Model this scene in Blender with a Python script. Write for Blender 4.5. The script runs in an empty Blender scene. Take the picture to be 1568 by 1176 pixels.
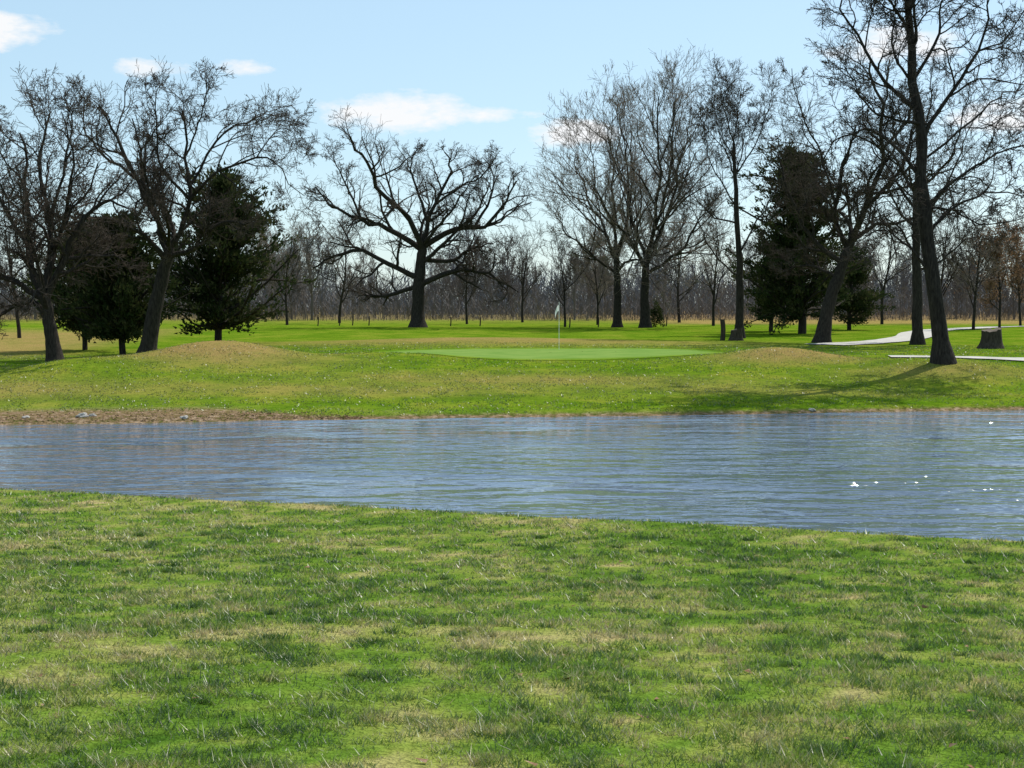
import bpy, math, numpy as np
from mathutils import Vector
scene = bpy.context.scene
scene.view_settings.view_transform = 'Standard'
scene.view_settings.look = 'None'
scene.view_settings.exposure = 0

# ------------------------------------------------------------ helpers
def ss(t):
    t = np.clip(t, 0, 1)
    return t*t*(3-2*t)

def wob(x, y, f, seed=0):
    r = np.random.default_rng(seed)
    o = 0
    for i in range(6):
        a = r.uniform(0, 6.28); k = f*r.uniform(.6, 1.8)
        o = o + np.sin((x*math.cos(a)+y*math.sin(a))*k + r.uniform(0, 6.28))
    return o/6

TAB = np.random.default_rng(1234).uniform(0, 1, (512, 512))
def vnoise(x, y, f, octs=4, rough=.55, off=0.):
    o = 0; amp = 1; tot = 0
    for k in range(octs):
        u = x*f+37.3*k+off; v = y*f+91.7*k-off
        c, s_ = math.cos(.7+k*1.1), math.sin(.7+k*1.1)
        u, v = u*c-v*s_, u*s_+v*c
        iu = np.floor(u).astype(np.int64); iv = np.floor(v).astype(np.int64)
        fu = ss(u-iu); fv = ss(v-iv)
        a = TAB[iu % 512, iv % 512]; b = TAB[(iu+1) % 512, iv % 512]
        c2 = TAB[iu % 512, (iv+1) % 512]; d = TAB[(iu+1) % 512, (iv+1) % 512]
        o = o+amp*((a*(1-fu)+b*fu)*(1-fv)+(c2*(1-fu)+d*fu)*fv); tot += amp; amp *= rough; f *= 2.03
    return o/tot
def patch(x, y):
    """grass patchiness as a z-score: negative lush green, positive dry straw"""
    v = .36*(vnoise(x, y, .55, 3)-.5)/.15+.85*(vnoise(x, y, 2.3, 5, .80, 5.)-.5)/.13
    return v+.36

def y_near(x):
    return 18.4-0.32*np.clip(x, -14, 12)+0.10*wob(x, 0*x, 1.3, 3)+0.05*wob(x, 0*x, 5, 4)
def y_far(x):
    return 35.4+0.17*np.clip(x, -20, 30)+0.22*wob(x, 0*x, .7, 5)+0.08*wob(x, 0*x, 3.5, 6)

def shore(x, y):
    return np.maximum(np.maximum(y_near(x)-y, y-y_far(x)), np.maximum(-48-x, x-65))

def gs(x, y, cx, cy, sx, sy): return np.exp(-((x-cx)/sx)**2-((y-cy)/sy)**2)
def H(x, y):
    x = np.asarray(x, float); y = np.asarray(y, float)
    s = shore(x, y)
    zn = 0.12*ss(s/.45)+1.2*ss(s/19)
    zf = 0.10*ss(s/.5)+0.95*ss((s+1.5)/17)
    w = ss((y-y_near(x))/(y_far(x)-y_near(x)))
    z = zn*(1-w)+zf*w
    z = np.where(s < 0, -0.9*ss(-s/3), z)
    land = ss(s/3)
    z = z+land*(0.30*ss((y-52)/56)+0.30*ss((y-106)/70))
    z = z+land*(0.70*gs(x, y, -10.8, 48.5, 2.8, 2.6)+0.34*gs(x, y, -15.0, 44.5, 2.5, 2.4)
                + 0.46*gs(x, y, 10.3, 50, 2.2, 2.0)+0.40*gs(x, y, 15.4, 46.5, 3.2, 2.8)
                + 0.34*gs(x, y, -1, 67, 9, 4)+.20*gs(x, y, -4.5, 50, 2.6, 2.2))
    z = z-0.45*ss((-13.5-x)/6)*ss((y-38)/8)*(1-ss((y-60)/30))
    z = z+land*(0.035*wob(x, y, .5, 8)+0.014*wob(x, y, 2.2, 9))
    return z

def link(o):
    scene.collection.objects.link(o); return o

def mkmesh(name, V, F, mat=None, smooth=False, link_it=True):
    me = bpy.data.meshes.new(name)
    V = np.asarray(V, np.float32); F = np.asarray(F, np.int32)
    k = F.shape[1]
    me.vertices.add(len(V)); me.vertices.foreach_set('co', V.ravel())
    me.loops.add(F.size); me.loops.foreach_set('vertex_index', F.ravel())
    me.polygons.add(len(F)); me.polygons.foreach_set('loop_start', np.arange(0, F.size, k, dtype=np.int32))
    me.polygons.foreach_set('use_smooth', np.full(len(F), smooth))
    me.update(calc_edges=True)
    if mat: me.materials.append(mat)
    if not link_it: return me
    return link(bpy.data.objects.new(name, me))

def fattr(me, name, vals):
    a = me.attributes.new(name, 'FLOAT', 'POINT')
    a.data.foreach_set('value', np.asarray(vals, np.float32))

# ------------------------------------------------------------ materials
class NT:
    def __init__(s, mat): s.t = mat.node_tree; s.n = s.t.nodes; s.l = s.t.links
    def new(s, typ, **kw):
        n = s.n.new(typ)
        for k, v in kw.items(): setattr(n, k, v)
        return n
    def put(s, sock, v):
        if isinstance(v, bpy.types.NodeSocket): s.l.new(v, sock)
        elif v is not None:
            try: sock.default_value = v
            except Exception: sock.default_value = (*v, 1)
    def math(s, op, a, b=None, c=None, clamp=False):
        n = s.new('ShaderNodeMath', operation=op, use_clamp=clamp)
        s.put(n.inputs[0], a)
        if b is not None: s.put(n.inputs[1], b)
        if c is not None: s.put(n.inputs[2], c)
        return n.outputs[0]
    def noise(s, vec, scale, detail=3, rough=.55):
        n = s.new('ShaderNodeTexNoise'); s.l.new(vec, n.inputs['Vector'])
        n.inputs['Scale'].default_value = scale; n.inputs['Detail'].default_value = detail
        n.inputs['Roughness'].default_value = rough
        return n.outputs['Fac']
    def ramp(s, fac, stops):
        n = s.new('ShaderNodeValToRGB'); s.l.new(fac, n.inputs[0])
        cr = n.color_ramp
        while len(cr.elements) < len(stops): cr.elements.new(.5)
        for e, (p, c) in zip(cr.elements, stops):
            e.position = p; e.color = (*c, 1) if len(c) == 3 else c
        return n.outputs[0]
    def mix(s, f, a, b, blend='MIX'):
        n = s.new('ShaderNodeMix', data_type='RGBA', blend_type=blend)
        s.put(n.inputs[0], f); s.put(n.inputs[6], a if isinstance(a, bpy.types.NodeSocket) else (*a, 1))
        s.put(n.inputs[7], b if isinstance(b, bpy.types.NodeSocket) else (*b, 1))
        return n.outputs[2]
    def scalevec(s, vec, sc):
        n = s.new('ShaderNodeVectorMath', operation='MULTIPLY'); s.l.new(vec, n.inputs[0]); n.inputs[1].default_value = sc
        return n.outputs[0]
    def attr(s, name): return s.new('ShaderNodeAttribute', attribute_name=name).outputs['Fac']
    def bump(s, h, strength, dist):
        n = s.new('ShaderNodeBump'); s.l.new(h, n.inputs['Height'])
        n.inputs['Strength'].default_value = strength; n.inputs['Distance'].default_value = dist
        return n.outputs[0]

def newmat(name):
    m = bpy.data.materials.new(name); m.use_nodes = True
    t = NT(m); b = m.node_tree.nodes['Principled BSDF']
    return m, t, b

GREEN_D = (.046, .100, .012); GREEN_M = (.105, .180, .022); GREEN_Y = (.19, .228, .045); STRAW = (.37, .305, .14)
ZS = np.array([-1.5, -.25, .75, 1.9])
def gcolor_np(z):
    C = np.array([GREEN_D, GREEN_M, GREEN_Y, STRAW])
    return np.stack([np.interp(z, ZS, C[:, k]) for k in range(3)], -1)
FAR = [(.33, (.066, .145, .006)), (.5, (.118, .198, .011)), (.68, (.20, .23, .026))]
def far_color(t, pos):
    n1 = t.noise(pos, .5, 5, .65)
    return t.ramp(n1, FAR), n1

# ground
m_ground, t, b = newmat('grass_ground')
pos = t.new('ShaderNodeNewGeometry').outputs['Position']
pz = t.math('MULTIPLY_ADD', t.attr('patch'), .2, .42)
gc = t.ramp(pz, [(.5+(z-.4)*.2, c) for z, c in zip(ZS, (GREEN_D, GREEN_M, GREEN_Y, STRAW))])
tanA = t.attr('tan'); dirt = t.attr('dirt'); far = t.attr('far')
n2 = t.noise(pos, 5, 4, .75)
farcol, n1 = far_color(t, pos)
farcol = t.mix(1.0, farcol, t.ramp(n2, [(.32, (.70, .76, .7)), (.66, (1.28, 1.18, 1.3))]), 'MULTIPLY')
col = t.mix(far, gc, farcol)
tm = t.math('MULTIPLY', tanA, t.math('MULTIPLY_ADD', n1, 1.4, t.math('MULTIPLY_ADD', n2, 1.4, -.45)), clamp=True)
col = t.mix(tm, col, (.285, .205, .072))
dcol = t.ramp(n2, [(.35, (.07, .042, .025)), (.5, (.20, .125, .075)), (.65, (.36, .27, .18))])
dm = t.math('MULTIPLY', dirt, t.math('MULTIPLY_ADD', n2, 2.2, -.2), clamp=True)
col = t.mix(dm, col, dcol)
sp = t.noise(pos, 22, 2, .8)
col = t.mix(1.0, col, t.ramp(sp, [(.3, (.60, .60, .58)), (.6, (1.15, 1.15, 1.15))]), 'MULTIPLY')
d = t.new('ShaderNodeBsdfDiffuse'); t.l.new(col, d.inputs[0]); t.l.new(t.bump(sp, .8, .05), d.inputs['Normal'])
t.l.new(d.outputs[0], t.n['Material Output'].inputs[0])

# putting green: fades into the fairway at its edge
m_green, t, b = newmat('putting_green_turf')
pos = t.new('ShaderNodeNewGeometry').outputs['Position']
fc, n1 = far_color(t, pos)
gcol = t.ramp(t.noise(pos, .8, 3), [(.3, (.125, .220, .045)), (.7, (.185, .268, .065))])
col = t.mix(t.attr('inside'), fc, gcol)
d = t.new('ShaderNodeBsdfDiffuse'); t.l.new(col, d.inputs[0]); t.l.new(d.outputs[0], t.n['Material Output'].inputs[0])

# blades
m_blade, t, b = newmat('grass_blades')
col = t.new('ShaderNodeAttribute', attribute_name='tint').outputs['Color']
d = t.new('ShaderNodeBsdfDiffuse'); t.l.new(col, d.inputs[0])
tr = t.new('ShaderNodeBsdfTranslucent'); t.l.new(col, tr.inputs[0])
gl = t.new('ShaderNodeBsdfGlossy'); gl.inputs['Roughness'].default_value = .45; gl.inputs[0].default_value = (1, 1, 1, 1)
mx = t.new('ShaderNodeMixShader'); mx.inputs[0].default_value = .46
t.l.new(d.outputs[0], mx.inputs[1]); t.l.new(tr.outputs[0], mx.inputs[2])
mx2 = t.new('ShaderNodeMixShader'); mx2.inputs[0].default_value = .045
t.l.new(mx.outputs[0], mx2.inputs[1]); t.l.new(gl.outputs[0], mx2.inputs[2])
t.l.new(mx2.outputs[0], t.n['Material Output'].inputs[0])

def simple(name, stops, scale=4, rough=.9, bump=.4, dist=.02, stretch=(1, 1, 1), spec=.2, transl=0, detail=4):
    m, t, b = newmat(name)
    pos = t.scalevec(t.new('ShaderNodeNewGeometry').outputs['Position'], stretch)
    n = t.noise(pos, scale, detail, .65)
    c = t.ramp(n, stops)
    t.l.new(c, b.inputs['Base Color']); b.inputs['Roughness'].default_value = rough
    b.inputs['Specular IOR Level'].default_value = spec
    if bump: t.l.new(t.bump(n, bump, dist), b.inputs['Normal'])
    elif not transl:
        d = t.new('ShaderNodeBsdfDiffuse'); t.l.new(c, d.inputs[0]); t.l.new(d.outputs[0], t.n['Material Output'].inputs[0])
    if transl:
        d = t.new('ShaderNodeBsdfDiffuse'); t.l.new(c, d.inputs[0])
        tr = t.new('ShaderNodeBsdfTranslucent'); t.l.new(c, tr.inputs[0])
        mx = t.new('ShaderNodeMixShader'); mx.inputs[0].default_value = transl
        t.l.new(d.outputs[0], mx.inputs[1]); t.l.new(tr.outputs[0], mx.inputs[2])
        t.l.new(mx.outputs[0], t.n['Material Output'].inputs[0])
    return m
m_bark = simple('oak_bark', [(.3, (.014, .011, .010)), (.7, (.055, .046, .038))], 6, .95, .8, .05, (3, 3, .6), .1)
m_twig = simple('twig_bark', [(.3, (.045, .035, .029)), (.7, (.105, .085, .07))], 2, .9, 0, detail=1)
m_twigL = simple('pale_twig_bark', [(.3, (.13, .105, .085)), (.7, (.25, .20, .165))], 2, .9, 0, detail=1)
m_cedar = simple('cedar_foliage', [(.3, (.016, .028, .011)), (.5, (.036, .048, .018)), (.7, (.085, .080, .034))], 1.6, .8, 0, transl=.25, detail=2)
m_dist = simple('hazy_twigs', [(.3, (.095, .082, .074)), (.7, (.185, .16, .145))], .08, .95, 0, detail=1)  # distance haze is painted into this paler stem colour
m_dist2 = simple('hazier_twigs', [(.3, (.105, .112, .128)), (.7, (.18, .183, .20))], .05, .95, 0, detail=1)  # farther rows: bluer grey imitates aerial haze in the base colour
m_brown = simple('dry_oak_leaves', [(.3, (.14, .075, .045)), (.7, (.30, .18, .11))], 2, .9, 0, transl=.3, detail=2)
m_litter = simple('leaf_litter', [(.3, (.10, .055, .035)), (.5, (.22, .13, .08)), (.7, (.40, .29, .2))], 12, .9, 0)
m_reed = simple('dry_brush', [(.3, (.12, .085, .06)), (.7, (.24, .18, .12))], .3, .9, 0, detail=2)
m_path = simple('concrete_path', [(.3, (.36, .34, .30)), (.7, (.50, .47, .43))], 1.5, .9, .2)
m_white = simple('white_paint', [(.3, (.78, .78, .78)), (.7, (.85, .85, .85))], 3, .5, 0, transl=.35)
m_wood = simple('weathered_wood', [(.3, (.022, .018, .014)), (.7, (.085, .068, .052))], 5, .95, .8, .04, (3, 3, .5), .1)
m_cut = simple('cut_wood', [(.3, (.08, .06, .045)), (.7, (.16, .13, .10))], 8, .9, .3)
m_rock = simple('pale_rock', [(.3, (.22, .20, .18)), (.7, (.5, .47, .43))], 7, .9, .6, .03)

# water
m_water, t, b = newmat('pond_water')
pos = t.new('ShaderNodeNewGeometry').outputs['Position']
p1 = t.scalevec(pos, (1.0, 2.0, 1)); p2 = t.scalevec(pos, (3.4, 6.0, 1)); p3 = t.scalevec(pos, (.11, .26, 1))
w1 = t.noise(p1, 1.0, 1., .5); w2 = t.noise(p2, 1.0, 1.2, .5); w3 = t.noise(p3, 1, 3, .6)
amp = t.math('MULTIPLY_ADD', w3, 4.6, -1.5)
amp = t.math('MINIMUM', t.math('MAXIMUM', amp, .20), 1.5)
h = t.math('MULTIPLY', t.math('MULTIPLY_ADD', w2, .36, w1), amp)
b.inputs['Base Color'].default_value = (.098, .135, .190, 1)
b.inputs['Roughness'].default_value = .045
b.inputs['IOR'].default_value = 1.38
t.l.new(t.bump(h, 1.0, .17), b.inputs['Normal'])

# ------------------------------------------------------------ ground sheet
def spaced(lo, hi, core_lo, core_hi, step, grow):
    a = list(np.arange(core_lo, core_hi+1e-6, step))
    s = step; x = a[-1]
    while x < hi: s *= grow; x += s; a.append(x)
    s = step; x = a[0]; left = []
    while x > lo: s *= grow; x -= s; left.append(x)
    return np.array(left[::-1]+a)
xs = spaced(-1800, 1800, -30, 40, .22, 1.09)
ys = spaced(-400, 2500, 3, 80, .20, 1.05)
X, Y = np.meshgrid(xs, ys)
Z = H(X, Y)
nx, ny = len(xs), len(ys)
V = np.stack([X.ravel(), Y.ravel(), Z.ravel()], 1)
i = np.arange(ny-1)[:, None]*nx+np.arange(nx-1)[None]
F = np.stack([i, i+1, i+1+nx, i+nx], -1).reshape(-1, 4)
ground = mkmesh('ground', V, F, m_ground, True)
def tan_at(x, y):
    tan = 1.1*gs(x, y, -10.8, 47.4, 4.0, 2.6)+1.1*gs(x, y, 10.6, 49.2, 3.0, 1.6)
    tan = tan+.9*gs(x, y, -1, 66, 13, 3.5)+.7*gs(x, y, 15, 45, 3.5, 1.4)
    tan = tan+.7*gs(x, y, -17, 39, 6, 2.5)+.6*gs(x, y, 1, 43, 7, 1.6)+.5*gs(x, y, -5, 40, 6, 1.4)+.4*gs(x, y, 9, 41, 5, 1.2)
    tan = tan+.9*ss((-20-x)/6)*ss((y-50)/20)*(1-ss((y-80)/30))
    tan = tan+.9*ss((y-112)/20)*ss((x-8)/12) + .3*ss((y-112)/30)
    return np.clip(tan, 0, 1)
x, y = V[:, 0], V[:, 1]
s = shore(x, y)
farm = ss((y-30)/8)
fattr(ground.data, 'tan', tan_at(x, y)); fattr(ground.data, 'far', farm)
fattr(ground.data, 'patch', patch(x, y))
isfar = y > 28
dw = .22+1.8*ss((-5-x)/4)
dirt = np.where(isfar, 1.3*(1-ss((s-dw*.5)/np.maximum(dw, .2))), .9*(1-ss(s/.25)))
dirt = np.where(s < 0, 1, dirt)
dirt += .8*ss((y-138)/20)
fattr(ground.data, 'dirt', np.clip(dirt, 0, 1))

# water sheet
mkmesh('pond_water', [(-52, 8, 0), (70, 8, 0), (70, 46, 0), (-52, 46, 0)], [(0, 1, 2, 3)], m_water)

# green
def drape(name, x, y, mat, off, nr, nc):
    V = np.stack([x.ravel(), y.ravel(), H(x, y).ravel()+off], 1)
    i = np.arange(nr-1)[:, None]*nc+np.arange(nc-1)[None]
    F = np.stack([i, i+1, i+1+nc, i+nc], -1).reshape(-1, 4)
    return mkmesh(name, V, F, mat, True)
th = np.linspace(0, 2*np.pi, 97); rr = np.linspace(0.01, 1, 30)
TH, RR = np.meshgrid(th, rr)
def gshape(T): return 1+.06*np.sin(2*T+1)+.05*np.sin(3*T)
shape = gshape(TH)
pg = drape('putting_green', 1.6+7.2*RR*np.cos(TH)*shape, 55+6.4*RR*np.sin(TH)*shape, m_green, .014, 30, 97)
fattr(pg.data, 'inside', ss((1-RR.ravel())/.2))

def catmull(P, n):
    P = np.asarray(P, float); k = len(P)
    Q = np.vstack([2*P[0]-P[1], P, 2*P[-1]-P[-2]])
    out = []
    for u in np.linspace(0, k-1-1e-6, n):
        i = int(u); f = u-i
        a, b, c, d = Q[i], Q[i+1], Q[i+2], Q[i+3]
        out.append(.5*((2*b)+(-a+c)*f+(2*a-5*b+4*c-d)*f*f+(-a+3*b-3*c+d)*f**3))
    return np.array(out)
def path(name, pts, w):
    C = catmull(pts, 160)
    T = np.gradient(C, axis=0); T /= np.linalg.norm(T, axis=1)[:, None]
    N = np.stack([-T[:, 1], T[:, 0]], 1)
    u = np.linspace(-.5, .5, 7)
    x = C[:, 0][:, None]+N[:, 0][:, None]*u*w; y = C[:, 1][:, None]+N[:, 1][:, None]*u*w
    return drape(name, x, y, m_path, .045, 160, 7)
path('cart_path', [(14.8, 51.2), (18, 50.6), (24, 49.6), (32, 48), (44, 44), (60, 40)], 1.5)
path('cart_path', [(15.5, 65), (19, 69), (23.5, 77), (27.5, 88), (33, 98), (42, 108), (56, 116), (80, 122)], 2.2)

# ------------------------------------------------------------ tube builder
class Tubes:
    def __init__(s): s.V = []; s.F = []; s.n = 0; s.mi = []
    def add(s, P, Rr, k, mi=0):
        M, n, _ = P.shape
        T = np.gradient(P, axis=1); T /= np.linalg.norm(T, axis=2, keepdims=True)+1e-9
        ref = np.array([.31, .93, .17]); U = np.cross(T, ref); U /= np.linalg.norm(U, axis=2, keepdims=True)+1e-9
        W = np.cross(T, U)
        a = np.arange(k)*2*np.pi/k
        V = P[:, :, None, :]+Rr[:, :, None, None]*(np.cos(a)[None, None, :, None]*U[:, :, None, :]+np.sin(a)[None, None, :, None]*W[:, :, None, :])
        s.V.append(V.reshape(-1, 3))
        m = np.arange(M)[:, None, None]*n*k; i = np.arange(n-1)[None, :, None]*k; j = np.arange(k)[None, None, :]; j2 = (j+1) % k
        f = np.stack([m+i+j, m+i+j2, m+i+k+j2, m+i+k+j], -1).reshape(-1, 4)+s.n
        s.F.append(f); s.mi.append(np.full(len(f), mi)); s.n += M*n*k
    def mesh(s, name, mats):
        me = mkmesh(name, np.vstack(s.V), np.vstack(s.F), None, True, False)
        for m in mats: me.materials.append(m)
        me.polygons.foreach_set('material_index', np.concatenate(s.mi).astype(np.int32))
        return me

def grow(rng, P0, D, L, R0, n, wander, trop, rend):
    M = len(P0); P = np.zeros((M, n+1, 3)); P[:, 0] = P0
    D = D.copy()
    for i in range(n):
        D += rng.normal(0, wander, (M, 3)); D[:, 2] += trop
        D /= np.linalg.norm(D, axis=1)[:, None]
        P[:, i+1] = P[:, i]+D*(L/n)[:, None]
    tt = np.linspace(0, 1, n+1)[None]
    Rr = R0[:, None]*(1-tt)+(R0*rend)[:, None]*tt
    return P, Rr

def spawn(rng, P, Rr, L, cnt, tmin, ang, lr, rr, rmin):
    M, n, _ = P.shape
    t = (np.arange(cnt)[None]+rng.uniform(0, 1, (M, cnt)))/cnt
    t = tmin+(1-tmin)*t
    u = t*(n-1); i = np.minimum(u.astype(int), n-2); f = (u-i)[..., None]
    m = np.arange(M)[:, None]
    A = P[m, i]; B = P[m, i+1]; p = A+(B-A)*f
    T = B-A; T /= np.linalg.norm(T, axis=2, keepdims=True)+1e-9
    r = Rr[m, i]*(1-f[..., 0])+Rr[m, i+1]*f[..., 0]
    rv = rng.normal(0, 1, T.shape); perp = rv-(rv*T).sum(2, keepdims=True)*T; perp /= np.linalg.norm(perp, axis=2, keepdims=True)+1e-9
    a = np.radians(rng.uniform(ang[0], ang[1], t.shape))*(1-.35*t)
    D = T*np.cos(a)[..., None]+perp*np.sin(a)[..., None]
    l = L[:, None]*lr*(1.25-.6*t)*rng.uniform(.55, 1.35, t.shape)
    rc = np.maximum(r*rr, rmin)
    return p.reshape(-1, 3), D.reshape(-1, 3), l.ravel(), rc.ravel()

def crown(rng, tb, P, Rr, L, lv, wander, trop, rmin, twig_mi=1):
    """lv: list of (count, tmin, lenratio, nseg, sides)"""
    tips = None
    for q, (cnt, tmin, lr, n, k) in enumerate(lv):
        p, D, l, r = spawn(rng, P, Rr, L, cnt, tmin, (30, 68), lr, .66 if q == 0 else .6, rmin)
        P, Rr = grow(rng, p, D, l, r, n, wander, trop*(.8 if q else 1), .4)
        L = l
        tb.add(P, np.maximum(Rr, rmin*.75), k, 0 if q == 0 else twig_mi)
        tips = P
    return tips

def resample_limb(rng, pts3, n, jit):
    C = catmull(pts3, n)
    L = np.linalg.norm(np.diff(C, axis=0), axis=1).sum()
    J = rng.normal(0, 1, C.shape)*jit*L/n; J[0] = 0; J = J*np.linspace(.3, 1, n)[:, None]
    return C+J, L

def hero(name, x, y, u, bx, by, trunk, tr, limbs, seed, lv, auto=5, wander=.27, trop=.045, rmin=.009, mats=None, tend=.6, limb_r=.5):
    """trunk / limbs drawn on a sketch grid of u metres per unit, foot at (bx,by)."""
    rng = np.random.default_rng(seed)
    tb = Tubes()
    z0 = float(H(x, y))-.12
    tr = tr*.84
    def cv(p): return [(p[0]-bx)*u, 0., (by-p[1])*u]
    tp = np.array([cv(p) for p in trunk])
    C, LT = resample_limb(rng, tp, 14, .07)
    tt = np.linspace(0, 1, 14)
    hh = C[:, 2]
    rt = tr*(1-(1-tend)*tt)*(1+.65*np.exp(-hh/(.8*tr+.05)))
    rt *= 1+rng.normal(0, .04, 14)
    tb.add(C[None], rt[None], 12, 0)
    Ps, Rs, Ls = [], [], []
    for li, lb in enumerate(limbs):
        q = np.array([cv(p) for p in lb])
        n = 12
        allp = np.vstack([C]+[p for p in Ps]); allr = np.concatenate([rt]+[r for r in Rs])
        dd = np.hypot(allp[:, 0]-q[0, 0], allp[:, 2]-q[0, 2]); j = int(np.argmin(dd))
        L0 = np.linalg.norm(np.diff(q, axis=0), axis=1).sum()
        dy = rng.uniform(-.55, .55)*L0
        arc = np.linspace(0, 1, len(q))
        q[:, 1] = allp[j, 1]+dy*arc**1.1+rng.normal(0, .04*L0, len(q))*arc
        q[0] = allp[j]
        P, L = resample_limb(rng, q, n, .17)
        r0 = min(allr[j]*.8, max(tr*limb_r*(L/(LT+L)*1.5), .04))
        Ps.append(P); Ls.append(L); Rs.append(r0*(1-.78*np.linspace(0, 1, n)**.9))
    if auto:
        a = rng.uniform(0, 6.28, auto); side = np.where(np.arange(auto) % 2 == 0, 1, -1)
        D = np.stack([.45*np.cos(a), side*rng.uniform(.6, 1, auto), rng.uniform(.45, 1.1, auto)], 1)
        D /= np.linalg.norm(D, axis=1)[:, None]
        idx = rng.integers(8, 14, auto)
        L = np.mean(Ls)*rng.uniform(.7, 1.05, auto)
        PP, RR_ = grow(rng, C[idx], D, L, np.minimum(rt[idx]*.45, tr*.35), 11, .2, .04, .22)
        for k_ in range(auto): Ps.append(PP[k_]); Rs.append(RR_[k_]); Ls.append(L[k_])
    P = np.array(Ps); Rr = np.array(Rs); L = np.array(Ls)
    tb.add(P, Rr, 8, 0)
    tips = crown(rng, tb, P, Rr, L, lv, wander, trop, rmin)
    me = tb.mesh(name, mats or [m_bark, m_twig])
    o = link(bpy.data.objects.new(name, me)); o.location = (x, y, z0)
    return o, tips

LV = [(8, .16, .38, 7, 5), (6, .15, .50, 5, 4), (5, .12, .56, 4, 3), (4, .1, .60, 2, 3)]
def place(bx, d): return (bx-784)*d/2000.0

# left pair
hero('bare_oak_tree', place(85, 46), 46, .023, 85, 568, [(85, 568), (78, 512), (70, 460)], .33,
     [[(70, 470), (45, 420), (30, 350), (15, 270), (5, 200)], [(70, 462), (78, 400), (65, 320), (50, 240), (60, 165)],
      [(72, 470), (100, 410), (130, 350), (165, 318), (200, 330)], [(72, 470), (30, 440), (-10, 420), (-45, 400)],
      [(75, 400), (110, 330), (135, 260), (125, 190)], [(78, 500), (50, 470), (10, 480), (-25, 505)],
      [(65, 330), (90, 260), (100, 200), (90, 155)], [(40, 400), (0, 330), (-30, 260), (-40, 190)],
      [(100, 410), (140, 400), (170, 400), (190, 430)]], 1, LV, 4)
hero('bare_oak_tree', place(225, 57), 57, .0285, 225, 540, [(225, 540), (238, 465), (254, 405), (262, 372)], .42,
     [[(262, 380), (237, 320), (205, 260), (178, 200), (150, 150)], [(262, 374), (285, 340), (297, 290), (292, 230), (285, 160)],
      [(292, 300), (340, 262), (395, 240), (440, 252), (475, 295)], [(295, 270), (340, 200), (390, 165), (425, 155)],
      [(292, 240), (310, 190), (325, 150), (330, 125)], [(258, 390), (220, 345), (170, 330), (130, 345)],
      [(237, 320), (218, 270), (225, 210), (240, 165)], [(262, 385), (310, 370), (350, 335), (400, 340)],
      [(395, 240), (425, 205), (450, 195), (468, 235)], [(205, 260), (160, 230), (125, 190), (115, 150)],
      [(340, 262), (370, 280), (400, 300), (430, 350)], [(297, 290), (260, 250), (255, 190), (270, 145)]], 2, LV, 4)
# centre oak
hero('bare_oak_tree', place(640, 106), 106, .053, 640, 503, [(640, 503), (641, 445), (645, 400), (650, 372)], .66,
     [[(645, 385), (600, 352), (560, 340), (520, 322), (492, 292)], [(650, 375), (655, 345), (672, 305), (690, 262), (682, 232)],
      [(652, 380), (695, 352), (735, 350), (770, 320), (785, 290)], [(645, 385), (630, 340), (590, 300), (570, 255), (552, 228)],
      [(642, 430), (600, 405), (550, 385), (510, 395), (480, 412)], [(642, 440), (700, 412), (750, 422), (795, 445)],
      [(668, 315), (700, 292), (740, 275), (762, 245)], [(655, 345), (640, 290), (628, 255), (640, 225)],
      [(646, 400), (690, 400), (720, 380), (755, 372)], [(560, 340), (540, 300), (520, 260), (510, 240)],
      [(735, 350), (750, 310), (755, 270), (740, 240)], [(642, 440), (600, 450), (570, 455), (540, 445)]], 3,
     [(9, .2, .34, 6, 5), (6, .15, .48, 4, 3), (5, .12, .58, 3, 3), (3, .1, .65, 2, 3)], 4, rmin=.013, limb_r=.54)
# centre-right pair, pale and upright
LU = [(10, .15, .42, 6, 4), (7, .15, .5, 4, 3), (5, .12, .55, 3, 3), (3, .1, .6, 2, 3)]
hero('bare_ash_tree', place(945, 106), 106, .053, 945, 503, [(945, 503), (945, 440), (942, 385)], .44,
     [[(943, 400), (920, 340), (897, 280), (882, 225)], [(942, 385), (940, 310), (935, 240), (930, 180)],
      [(943, 390), (960, 330), (968, 260), (962, 190)], [(943, 420), (905, 390), (868, 360), (848, 328)],
      [(941, 350), (915, 290), (908, 230), (900, 195)]], 4, LU, 3, .13, .12, .013, [m_bark, m_twigL], limb_r=.42)
hero('bare_ash_tree', place(988, 104), 104, .052, 988, 503, [(988, 503), (987, 440), (990, 390)], .5,
     [[(989, 400), (970, 340), (960, 270), (955, 195)], [(990, 390), (1000, 320), (1000, 240), (990, 165)],
      [(990, 392), (1020, 330), (1036, 260), (1046, 200)], [(988, 420), (1030, 390), (1060, 350), (1072, 305)],
      [(996, 350), (1015, 290), (1022, 220), (1018, 165)], [(988, 410), (965, 370), (948, 320)]], 5, LU, 3, .13, .12, .013, [m_bark, m_twigL], limb_r=.42)
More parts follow.
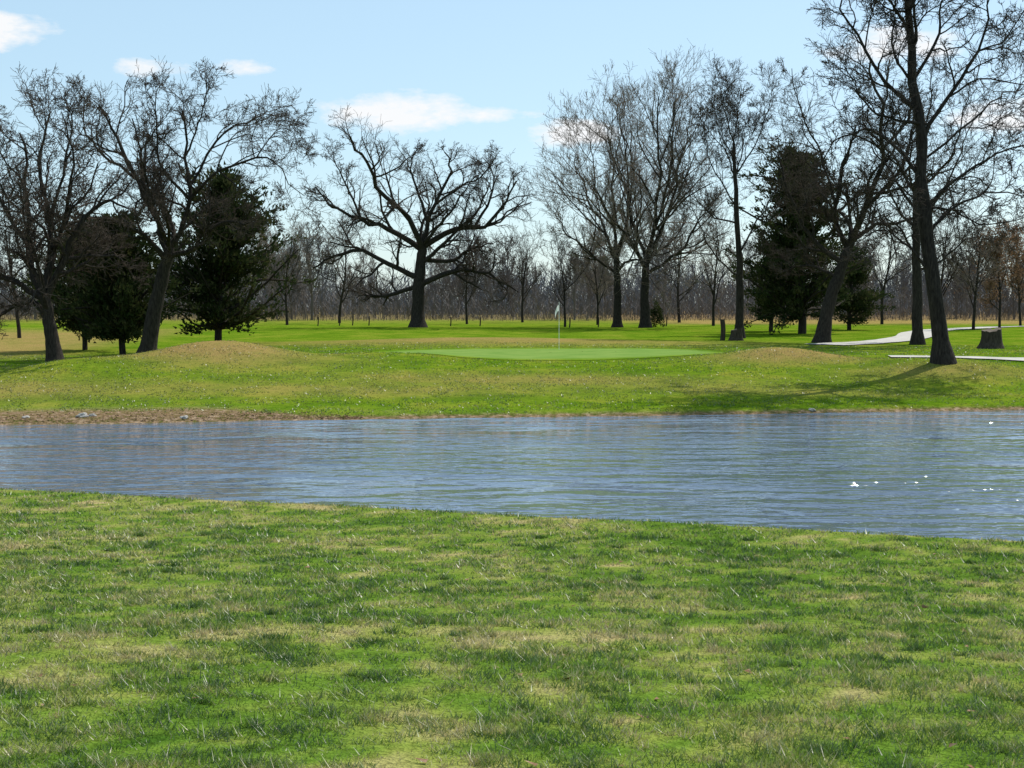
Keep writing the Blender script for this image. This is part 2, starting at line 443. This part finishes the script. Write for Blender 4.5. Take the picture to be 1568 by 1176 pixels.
# right group
hero('bare_hickory_tree', place(1132, 76), 76, .038, 1132, 522, [(1132, 522), (1132, 440), (1130, 380), (1125, 300), (1120, 225)], .30,
     [[(1132, 420), (1090, 390), (1062, 340), (1045, 298)], [(1130, 380), (1165, 330), (1188, 280), (1200, 225)],
      [(1127, 320), (1095, 270), (1080, 220), (1068, 190)], [(1124, 280), (1150, 230), (1170, 180), (1180, 145)],
      [(1120, 225), (1125, 180), (1118, 145)], [(1122, 250), (1100, 200), (1098, 160)], [(1130, 400), (1160, 390), (1190, 400)],
      [(1128, 350), (1090, 330), (1060, 290), (1050, 240)]], 6, LU, 3, .17, .08, .010, [m_bark, m_twig], tend=.35, limb_r=.42)
hero('bare_oak_tree', place(1258, 69), 69, .0345, 1258, 522, [(1258, 522), (1268, 460), (1285, 410), (1300, 365)], .45,
     [[(1298, 375), (1275, 330), (1280, 260), (1300, 190)], [(1300, 365), (1320, 300), (1330, 240), (1312, 170), (1290, 115)],
      [(1300, 367), (1340, 340), (1390, 332), (1440, 300)], [(1288, 400), (1240, 360), (1210, 300), (1190, 235)],
      [(1315, 320), (1360, 270), (1390, 210), (1400, 160)], [(1280, 420), (1240, 400), (1200, 412)],
      [(1278, 300), (1250, 240), (1222, 180), (1200, 115)], [(1330, 240), (1360, 190), (1360, 130)]], 7, LV, 3, rmin=.010)
hero('bare_oak_tree', place(1405, 66), 66, .033, 1405, 527, [(1405, 527), (1403, 450), (1400, 380), (1398, 300), (1402, 210)], .34,
     [[(1402, 400), (1370, 350), (1335, 330), (1300, 342)], [(1400, 340), (1440, 290), (1470, 240), (1490, 180)],
      [(1398, 300), (1370, 240), (1340, 190), (1330, 130)], [(1402, 210), (1420, 160), (1420, 100)],
      [(1402, 420), (1450, 390), (1490, 360), (1530, 360)], [(1400, 300), (1440, 250), (1460, 200), (1470, 130)]], 8, LV, 3, tend=.4)
hero('bare_oak_tree', place(1445, 46), 46, .023, 1445, 556, [(1445, 556), (1435, 480), (1420, 380), (1408, 290), (1404, 200), (1390, 110), (1382, 20), (1376, -60)], .36,
     [[(1420, 380), (1440, 332), (1490, 302), (1540, 290), (1600, 300)], [(1412, 320), (1460, 270), (1520, 232), (1580, 222)],
      [(1408, 290), (1370, 230), (1320, 200), (1270, 215), (1238, 255)], [(1404, 220), (1440, 150), (1480, 90), (1500, 30), (1510, -40)],
      [(1402, 180), (1350, 130), (1310, 70), (1282, 10), (1262, -40)], [(1385, 50), (1340, 10), (1320, -50)],
      [(1390, 110), (1430, 60), (1440, 0), (1450, -60)], [(1424, 405), (1380, 370), (1340, 350), (1298, 372)],
      [(1410, 300), (1450, 320), (1500, 340), (1560, 330)], [(1406, 250), (1490, 180), (1555, 140), (1610, 100)],
      [(1404, 200), (1350, 185), (1300, 160), (1262, 110)], [(1480, 90), (1530, 60), (1570, 10), (1600, -30)],
      [(1376, -60), (1370, -120), (1390, -170)], [(1412, 330), (1380, 290), (1350, 270), (1320, 290)],
      [(1395, 140), (1360, 90), (1350, 40), (1360, -10)]], 9, LV, 6, tend=.3, rmin=.010, limb_r=.58)

# smaller mid-distance bare trees
def random_tree_mesh(name, seed, hgt, spread, lv, mats, rmin, trop=.08, wander=.15, tr=None):
    rng = np.random.default_rng(seed); tb = Tubes()
    tr = tr or hgt*.014
    C, Rt = grow(rng, np.zeros((1, 3)), np.array([[0, 0, 1.]]), np.array([hgt*.75]), np.array([tr]), 10, .05, .05, .25)
    tb.add(C, Rt, 7, 0)
    p, D, l, r = spawn(rng, C, Rt, np.array([hgt]), 12, .22, (25, 60), spread, .55, rmin)
    P, Rr = grow(rng, p, D, l, r, 8, wander*.7, trop, .3)
    tb.add(P, Rr, 5, 0)
    tips = crown(rng, tb, P, Rr, l, lv, wander, trop, rmin)
    return tb.mesh(name, mats), tips
LS = [(7, .12, .45, 4, 3), (5, .12, .55, 3, 3), (3, .1, .6, 2, 3)]
for k, (bx, d, h, sp) in enumerate([(865, 108, 8, .36), (915, 118, 9, .3), (715, 122, 9, .42), (1092, 112, 10, .32), (1300, 100, 8, .34),
                                    (520, 128, 11, .4), (800, 132, 10, .4), (1490, 96, 9, .4), (30, 80, 9, .45), (440, 118, 10, .4), (1040, 130, 12, .35),
                                    (1350, 120, 11, .38), (1440, 128, 12, .38), (380, 130, 11, .4), (1200, 125, 12, .36)]):
    me, _ = random_tree_mesh('small_bare_tree', 50+k, h, sp, LS, [m_bark, m_twigL if k % 2 else m_twig], .012)
    o = link(bpy.data.objects.new('small_bare_tree', me)); X0 = place(bx, d); o.location = (X0, d, float(H(X0, d))-.1)

# ------------------------------------------------------------ leaf scatter util
def leaf_tris(rng, C, size, n_dir=None, flat=0.):
    M = len(C)
    d = rng.normal(0, 1, (M, 3)) if n_dir is None else n_dir+rng.normal(0, .45, (M, 3))
    d[:, 2] *= (1-flat); d /= np.linalg.norm(d, axis=1)[:, None]
    q = rng.normal(0, 1, (M, 3)); q[:, 2] *= (1-flat); q -= (q*d).sum(1)[:, None]*d; q /= np.linalg.norm(q, axis=1)[:, None]+1e-9
    sz = size*rng.uniform(.6, 1.4, M)[:, None]
    V = np.stack([C-q*sz*.28, C+q*sz*.28, C+d*sz], 1).reshape(-1, 3)
    return V, np.arange(3*M).reshape(-1, 3)

def cedar(x, y, hgt, prof, seed, nb, trunk_r, base, clump=22, sz=.2):
    rng = np.random.default_rng(seed)
    root = bpy.data.objects.new('cedar_tree', None); link(root); root.location = (x, y, float(H(x, y))-.1)
    tb = Tubes()
    C, Rt = grow(rng, np.zeros((1, 3)), np.array([[0, 0, 1.]]), np.array([hgt*.95]), np.array([trunk_r]), 12, .03, .06, .12)
    tb.add(C, Rt, 8, 0)
    hs = base+(1-base)*rng.uniform(0, 1, nb)**1.1
    az = rng.uniform(0, 6.28, nb)
    rad = np.interp(hs, [p[0] for p in prof], [p[1] for p in prof])
    lobes = 1+.28*np.sin(3*az+hs*9+seed)+.26*np.sin(5*az-hs*17)
    L = rad*lobes*rng.uniform(.5, 1.2, nb)
    i = np.clip((hs*12).astype(int), 0, 11); f = (hs*12-i)[:, None]
    p = C[0][i]*(1-f)+C[0][np.minimum(i+1, 12)]*f
    D = np.stack([np.cos(az), np.sin(az), rng.uniform(-.05, .7, nb)+hs*.5], 1); D /= np.linalg.norm(D, axis=1)[:, None]
    P, Rr = grow(rng, p, D, L, np.maximum(.02, L*.018), 7, .13, .02, .3)
    tb.add(P, Rr, 4, 0)
    me = tb.mesh('trunk', [m_bark]); o = link(bpy.data.objects.new('trunk_and_boughs', me)); o.parent = root
    ts = np.linspace(.25, 1.0, 8); cs = []; ds = []
    for tq in ts:
        u = tq*7; ii = min(int(u), 6); c = P[:, ii]+(P[:, ii+1]-P[:, ii])*(u-ii)
        keep = rng.uniform(0, 1, nb) < .70
        cs.append(c[keep]); ds.append((P[:, 7]-P[:, 0])[keep])
    cs = np.vstack(cs); ds = np.vstack(ds); ds /= np.linalg.norm(ds, axis=1)[:, None]+1e-9
    K = clump
    cen = np.repeat(cs, K, 0)+rng.normal(0, 1, (len(cs)*K, 3))*np.array([.20, .20, .13])
    dd = np.repeat(ds, K, 0)*.8+np.array([0, 0, .35])
    V, F = leaf_tris(rng, cen, sz, dd)
    o = mkmesh('foliage', V, F, m_cedar); o.parent = root
    return root
cedar(place(334, 66), 66, 8.6, [(0, 2.2), (.15, 4.2), (.35, 4.1), (.6, 3.1), (.8, 2.2), (1, .8)], 21, 185, .2, .10)
cedar(place(188, 60), 60, 6.4, [(0, 2.2), (.2, 3.1), (.5, 2.8), (.8, 1.8), (1, .5)], 22, 150, .16, .12)
cedar(place(130, 68), 68, 6.6, [(0, 1.8), (.2, 2.6), (.5, 2.3), (.8, 1.5), (1, .4)], 25, 110, .14, .12)
cedar(place(1228, 85), 85, 12.0, [(0, 3.0), (.15, 4.3), (.4, 4.0), (.65, 3.3), (.85, 2.3), (1, .8)], 23, 235, .28, .07, 24, .22)
cedar(place(1180, 92), 92, 6.5, [(0, 1.8), (.2, 2.2), (.5, 2.0), (.8, 1.4), (1, .5)], 24, 90, .16, .08)
cedar(place(1300, 95), 95, 6.0, [(0, 1.9), (.2, 2.4), (.5, 2.2), (.8, 1.4), (1, .5)], 26, 80, .16, .08)

# brown-leaved oak at far right
for (bx, d, h, sd) in [(1530, 100, 8.0, 71), (1562, 112, 8.5, 72)]:
    me, tips = random_tree_mesh('brown_leaved_oak', sd, h, .42, LS, [m_bark, m_twig], .012)
    X0 = place(bx, d)
    root = link(bpy.data.objects.new('brown_leaved_oak_tree', None)); root.location = (X0, d, float(H(X0, d))-.1)
    o = link(bpy.data.objects.new('branches', me)); o.parent = root
    rng = np.random.default_rng(sd)
    c = tips[:, -1]; c = c[rng.uniform(0, 1, len(c)) < .8]
    c = np.repeat(c, 5, 0)+rng.normal(0, .12, (len(c)*5, 3))
    Vv, Ff = leaf_tris(rng, c, .15); o = mkmesh('leaves', Vv, Ff, m_brown); o.parent = root

# ------------------------------------------------------------ distant woods
woods = link(bpy.data.objects.new('distant_tree_line', None))
tmpl = []; tmpl2 = []
LW = [(6, .12, .45, 3, 3), (5, .12, .55, 2, 3), (3, .1, .6, 1, 3)]
for k in range(6):
    me, _ = random_tree_mesh('woodland_tree', 100+k, 13, .24+.04*(k % 3), LW, [m_dist, m_dist], .024, trop=.10, tr=.16)
    tmpl.append(me)
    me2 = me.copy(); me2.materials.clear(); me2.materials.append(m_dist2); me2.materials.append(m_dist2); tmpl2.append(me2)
rng = np.random.default_rng(5)
def in_view_x(y): return rng.uniform(-.52*y-8, .52*y+8)
for k in range(190):
    near = k < 105
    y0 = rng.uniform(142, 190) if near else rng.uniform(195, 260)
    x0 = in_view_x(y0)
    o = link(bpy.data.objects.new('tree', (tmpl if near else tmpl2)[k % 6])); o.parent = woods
    sc = rng.uniform(.55, 1.0)*(1 if near else 1.2)
    o.location = (x0, y0, 1.5); o.rotation_euler = (0, 0, rng.uniform(0, 6.28)); o.scale = (sc, sc, sc*rng.uniform(.85, 1.1))
def sticks(name, n, ylo, yhi, hlo, hhi, w, mat, rng, tangle=0.):
    yy = rng.uniform(ylo, yhi, n); xx = rng.uniform(-1, 1, n)*(.55*yy+10)
    hh = rng.uniform(hlo, hhi, n)*(1+.6*wob(xx, yy, .12, 31))
    tg = rng.uniform(0, 1, n) < tangle
    st = np.where(tg, rng.uniform(0, .85, n)*hh, rng.uniform(0, .35, n)*hh*(rng.uniform(0, 1, n) < .5))
    ln = np.where(tg, np.minimum(hh*.35, 2.2), hh-st)
    lean = rng.normal(0, 1, (n, 2))*(np.where(tg, .75, .14)*ln)[:, None]
    a = rng.uniform(0, 6.28, n); ww = w*rng.uniform(.5, 1.5, n)
    z = H(xx, yy)-.1
    B = np.stack([xx, yy, z+st], 1); q = np.stack([np.cos(a), np.sin(a), 0*a], 1)*ww[:, None]
    T = B+np.concatenate([lean, ln[:, None]], 1)
    V = np.stack([B-q, B+q, T+q*.25, T-q*.25], 1).reshape(-1, 3)
    o = mkmesh(name, V, np.arange(4*n).reshape(-1, 4), mat); o.parent = woods
sticks('understory_stems', 24000, 146, 190, 1.2, 5.2, .032, m_dist, rng, .85)
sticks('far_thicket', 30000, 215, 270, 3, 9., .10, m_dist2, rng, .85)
sticks('front_brush', 7000, 138, 150, .4, 1.5, .02, m_reed, rng, .4)

# ------------------------------------------------------------ small things
def flag(x, y):
    root = link(bpy.data.objects.new('golf_flag', None)); root.location = (x, y, float(H(x, y))+.02)
    tb = Tubes(); z = np.linspace(0, 2.15, 6)
    tb.add(np.stack([0*z, 0*z, z], 1)[None], np.full((1, 6), .012), 8, 0)
    o = link(bpy.data.objects.new('pole', tb.mesh('pole', [m_white]))); o.parent = root
    u, v = np.meshgrid(np.linspace(0, 1, 12), np.linspace(0, 1, 8))
    Vv = np.stack([-.02-.16*u, .05*np.sin(u*6), 2.0-.26*v-.36*u*u*.9], -1).reshape(-1, 3)
    i = np.arange(7)[:, None]*12+np.arange(11)[None]
    o = mkmesh('pennant', Vv, np.stack([i, i+1, i+13, i+12], -1).reshape(-1, 4), m_white, True); o.parent = root
flag(place(856, 59), 59)

def stump(name, x, y, r, h, seed, flare=.5):
    rng = np.random.default_rng(seed)
    n = 8; z = np.linspace(-.1, h, n); P = np.stack([.04*np.sin(z*3), 0*z, z], 1)
    k = 18
    root = link(bpy.data.objects.new(name, None)); root.location = (x, y, float(H(x, y)))
    a = np.arange(k)*2*np.pi/k; rr = (1+.09*np.sin(3*a+seed)+.06*np.sin(7*a))
    Vv = []
    for i in range(n):
        ri = r*(1+flare*math.exp(-max(z[i], 0)/(.35*r+.08)))
        zz = z[i]+(rng.normal(0, .05, k)*min(1, r*3)+.07*np.sin(a+seed)*min(1, r*3) if i == n-1 else 0)
        Vv.append(np.stack([P[i, 0]+ri*rr*np.cos(a), ri*rr*np.sin(a), zz+0*a], 1))
    Vv.append(np.array([[P[-1, 0], 0, h-.02]])); Vv = np.vstack(Vv)
    F4 = [(i*k+j, i*k+(j+1) % k, (i+1)*k+(j+1) % k, (i+1)*k+j) for i in range(n-1) for j in range(k)]
    o = mkmesh('bark', Vv, F4, m_wood, True); o.parent = root
    top = np.vstack([Vv[(n-1)*k:n*k], Vv[-1:]])
    F3 = [(j, (j+1) % k, k) for j in range(k)]
    o = mkmesh('cut_top', top, F3, m_cut); o.parent = root
stump('tree_stump', place(1517, 60), 60, .42, .85, 1)
stump('tree_stump', place(1126, 72), 72, .30, .6, 2)
stump('wooden_post', place(1106, 72), 72, .13, 1.15, 3, .1)
for bx, d in [(487, 112), (520, 113), (565, 114), (690, 112), (735, 112), (872, 104), (916, 108), (540, 115), (1020, 112)]:
    X0 = place(bx, d); stump('wooden_stake', X0, d, .05, .8, int(bx), .05)

# evergreen shrub beside the pair of ash trees
rng = np.random.default_rng(91)
for bx, d, r in [(1006, 107, .62)]:
    X0 = place(bx, d); n = 1800
    c = rng.normal(0, 1, (n, 3)); c /= np.linalg.norm(c, axis=1)[:, None]
    c *= (r*rng.uniform(.2, 1, n)**.6*(1+.35*np.sin(5*c[:, 0]+3*c[:, 2])))[:, None]; c[:, 2] = c[:, 2]*1.7+1.0
    Vv, Ff = leaf_tris(rng, c, .14); o = mkmesh('evergreen_shrub', Vv, Ff, m_cedar); o.location = (X0, d, float(H(X0, d)))

# leaf litter along the left shore and a few leaves elsewhere
n = 5000
xx = rng.uniform(-24, -4, n); off = np.abs(rng.normal(0, .8, n))*ss((-3-xx)/5)+.05
yy = y_far(xx)+off
n2_ = 500
xx = np.concatenate([xx, rng.uniform(-20, 25, n2_)]); yy = np.concatenate([yy, rng.uniform(37, 62, n2_)])
n3 = 260
x3 = rng.uniform(-9, 9, n3); y3 = rng.uniform(4, 17, n3); k3 = (y3 < y_near(x3)-.3)
xx = np.concatenate([xx, x3[k3]]); yy = np.concatenate([yy, y3[k3]])
zz = H(xx, yy)+.012
Vv, Ff = leaf_tris(rng, np.stack([xx, yy, zz], 1), .05, flat=.85)
mkmesh('fallen_leaves', Vv, Ff, m_litter)

def rock(x, y, r, seed):
    rng = np.random.default_rng(seed)
    import bmesh
    bm = bmesh.new(); bmesh.ops.create_icosphere(bm, subdivisions=3, radius=1)
    for v in bm.verts:
        p = v.co; f = 1+.18*math.sin(p.x*4+seed)+.14*math.sin(p.y*5+p.z*4)+rng.normal(0, .02)
        v.co = Vector((p.x*1.3*f, p.y*f, p.z*.6*f))*r
    me = bpy.data.meshes.new('shore_rock'); bm.to_mesh(me); bm.free(); me.materials.append(m_rock)
    o = link(bpy.data.objects.new('shore_rock', me)); o.location = (x, y, float(H(x, y))+.1*r); o.rotation_euler = (0, 0, seed)
for k, (bx, dd, r) in enumerate([(140, .6, .14), (152, .7, .09), (290, .3, .08), (60, .5, .07), (1275, .2, .09)]):
    X0 = place(bx, 34.8); rock(X0, float(y_far(np.array(X0)))+dd, r, k+1)

# ------------------------------------------------------------ grass blades
def blade_mesh(x, y, h, w, C, lean, rng):
    n = len(x); z = H(x, y)-.004
    a = rng.uniform(0, 6.28, n); q = np.stack([np.cos(a), np.sin(a), 0*a], 1)*w[:, None]
    B = np.stack([x, y, z], 1); ln = rng.normal(0, lean, (n, 2))*h[:, None]
    T = B+np.concatenate([ln, h[:, None]], 1)
    V = np.stack([B-q, B+q, T], 1).reshape(-1, 3)
    o = mkmesh('grass', V, np.arange(3*n).reshape(-1, 3), m_blade)
    at = o.data.attributes.new('tint', 'FLOAT_COLOR', 'POINT')
    at.data.foreach_set('color', np.concatenate([np.repeat(C, 3, 0), np.ones((3*n, 1))], 1).astype(np.float32).ravel())
def blades(N, rng):
    y = 3.0*np.exp(rng.uniform(0, 1, N)*math.log(22/3.0)); x = rng.uniform(-1, 1, N)*(.44*y+.9)
    k = y < y_near(x)-.12; x, y = x[k], y[k]
    thin = .5+1.0*(vnoise(x, y, 1.6, 2, .5, 3.)-.5)+2.2*(vnoise(x, y, 7., 2, .6, 9.)-.5)
    k = rng.uniform(0, 1, len(x)) < np.clip(.35+.8*thin, .12, 1); x, y, thin = x[k], y[k], thin[k]
    h = (.012+.024*np.clip(thin, 0, 1.4))*rng.uniform(.5, 1.5, len(x))*(1+.015*y)
    w = .0027*np.maximum(1, y/5.5)*rng.uniform(.7, 1.4, len(x))
    M = 700; ty = 3.5*np.exp(rng.uniform(0, 1, M)*math.log(16/3.5)); tx = rng.uniform(-1, 1, M)*(.44*ty+.8)
    kk = ty < y_near(tx)-.5; tx, ty = tx[kk], ty[kk]; M = len(tx); K = 80
    tr = rng.uniform(.02, .08, M)
    X2 = np.repeat(tx, K)+rng.normal(0, 1, M*K)*np.repeat(tr, K)*1.4; Y2 = np.repeat(ty, K)+rng.normal(0, 1, M*K)*np.repeat(tr, K)
    h2 = np.repeat(rng.uniform(.03, .065, M), K)*rng.uniform(.5, 1.2, M*K); w2 = .0028*np.maximum(1, Y2/5.5)
    x = np.concatenate([x, X2]); y = np.concatenate([y, Y2]); h = np.concatenate([h, h2]); w = np.concatenate([w, w2])
    n = len(x)
    pz = patch(x, y)+.8*(vnoise(x, y, 9., 2, .6, 2.)-.5)/.2
    pz[-M*K:] -= .7
    C = gcolor_np(pz)
    dry = rng.uniform(0, 1, n) < np.clip(.12+.14*pz, .04, .6)
    C[dry] = C[dry]*.25+np.array([.46, .40, .22])*.75
    C *= rng.uniform(.6, 1.45, n)[:, None]
    blade_mesh(x, y, h, w, np.clip(C, 0, .8), .7, rng)
blades(430000, np.random.default_rng(77))
# coarser tufts of the same turf on the far bank and mounds
rng = np.random.default_rng(78)
n = 110000
y = rng.uniform(35, 64, n); x = rng.uniform(-1, 1, n)*(.44*y+2)
th_ = np.arctan2((y-55)/6.4, (x-1.6)/7.2); on = np.hypot((x-1.6)/7.2, (y-55)/6.4) < gshape(th_)*.97
k = (y > y_far(x)+.15+1.5*ss((-5-x)/4)*rng.uniform(0, 1, n)) & ~on & (vnoise(x, y, 1.5, 3) > .40)
x, y = x[k], y[k]; n = len(x)
tn = tan_at(x, y)*(rng.uniform(0, 1, n) < .8)
v = np.clip(.5+(vnoise(x, y, .8, 4)-.5)*1.6+rng.normal(0, .12, n), 0, 1)[:, None]
C = np.array([.07, .15, .008])*(1-v)+np.array([.22, .25, .035])*v
C = C*(1-tn[:, None])+np.array([.32, .245, .10])*tn[:, None]
C *= rng.uniform(.6, 1.3, n)[:, None]
blade_mesh(x, y, rng.uniform(.02, .055, n), rng.uniform(.012, .03, n), C, .8, rng)

# ------------------------------------------------------------ light and sky
AZ, EL = math.radians(42), math.radians(53)
sd = Vector((math.sin(AZ)*math.cos(EL), math.cos(AZ)*math.cos(EL), math.sin(EL)))
sun = bpy.data.lights.new('sun', 'SUN'); sun.energy = 5.0; sun.angle = math.radians(.5); sun.color = (1, .95, .86)
so = link(bpy.data.objects.new('sun', sun)); so.rotation_euler = sd.to_track_quat('Z', 'Y').to_euler(); so.location = (30, 40, 60)

w = bpy.data.worlds.new('World'); scene.world = w; w.use_nodes = True
class WT(NT):
    def __init__(s, w): s.t = w.node_tree; s.n = s.t.nodes; s.l = s.t.links
t = WT(w)
bg = t.n['Background']
sky = t.new('ShaderNodeTexSky', sky_type='NISHITA'); sky.sun_disc = False
sky.sun_elevation = EL; sky.sun_rotation = AZ; sky.air_density = 1.0; sky.dust_density = .6; sky.ozone_density = 2.0
g = t.new('ShaderNodeTexCoord').outputs['Generated']
sep = t.new('ShaderNodeSeparateXYZ'); t.l.new(g, sep.inputs[0])
az = t.math('ARCTAN2', sep.outputs[0], sep.outputs[1]); el = t.math('ARCSINE', sep.outputs[2])
nz = t.new('ShaderNodeVectorMath', operation='MULTIPLY'); t.l.new(g, nz.inputs[0]); nz.inputs[1].default_value = (1, 1, 2.6)
n1 = t.noise(nz.outputs[0], 26, 5, .62)
total = None
for (ca, ce, ra, re, st) in [(-.0845, .145, .060, .015, 1), (-.035, .145, .05, .007, .9), (.048, .130, .034, .011, 1.05), (-.3845, .192, .050, .015, 1), (-.265, .172, .03, .008, .85), (-.2, .176, .025, .007, .82),
                             (.28, .186, .055, .015, .9), (.36, .135, .06, .014, .85)]:
    dx = t.math('MULTIPLY', t.math('SUBTRACT', az, ca), 1/ra); dy = t.math('MULTIPLY', t.math('SUBTRACT', el, ce), 1/re)
    q = t.math('MULTIPLY_ADD', dx, dx, t.math('MULTIPLY', dy, dy))
    m = t.math('MULTIPLY_ADD', q, -1.1*st, 3.0*st, clamp=False)
    total = m if total is None else t.math('MAXIMUM', total, m)
total = t.math('MULTIPLY_ADD', n1, -3.6, total, clamp=True)
veil = t.mix(.48, sky.outputs[0], (4.3, 6.15, 7.0))
skyc = t.mix(t.math('MULTIPLY', total, .92), veil, (6.8, 6.8, 6.85))
t.l.new(skyc, bg.inputs[0]); bg.inputs[1].default_value = .145

# ------------------------------------------------------------ camera
cam = bpy.data.cameras.new('camera'); co = link(bpy.data.objects.new('camera', cam))
cam.sensor_width = 36; cam.lens = 36*2000/1568; cam.clip_end = 6000; cam.clip_start = .1
co.location = (0, 0, 3.0); co.rotation_euler = (math.radians(90-3.38), 0, 0)
scene.camera = co
print('tris', sum(len(m.polygons) for m in bpy.data.meshes))
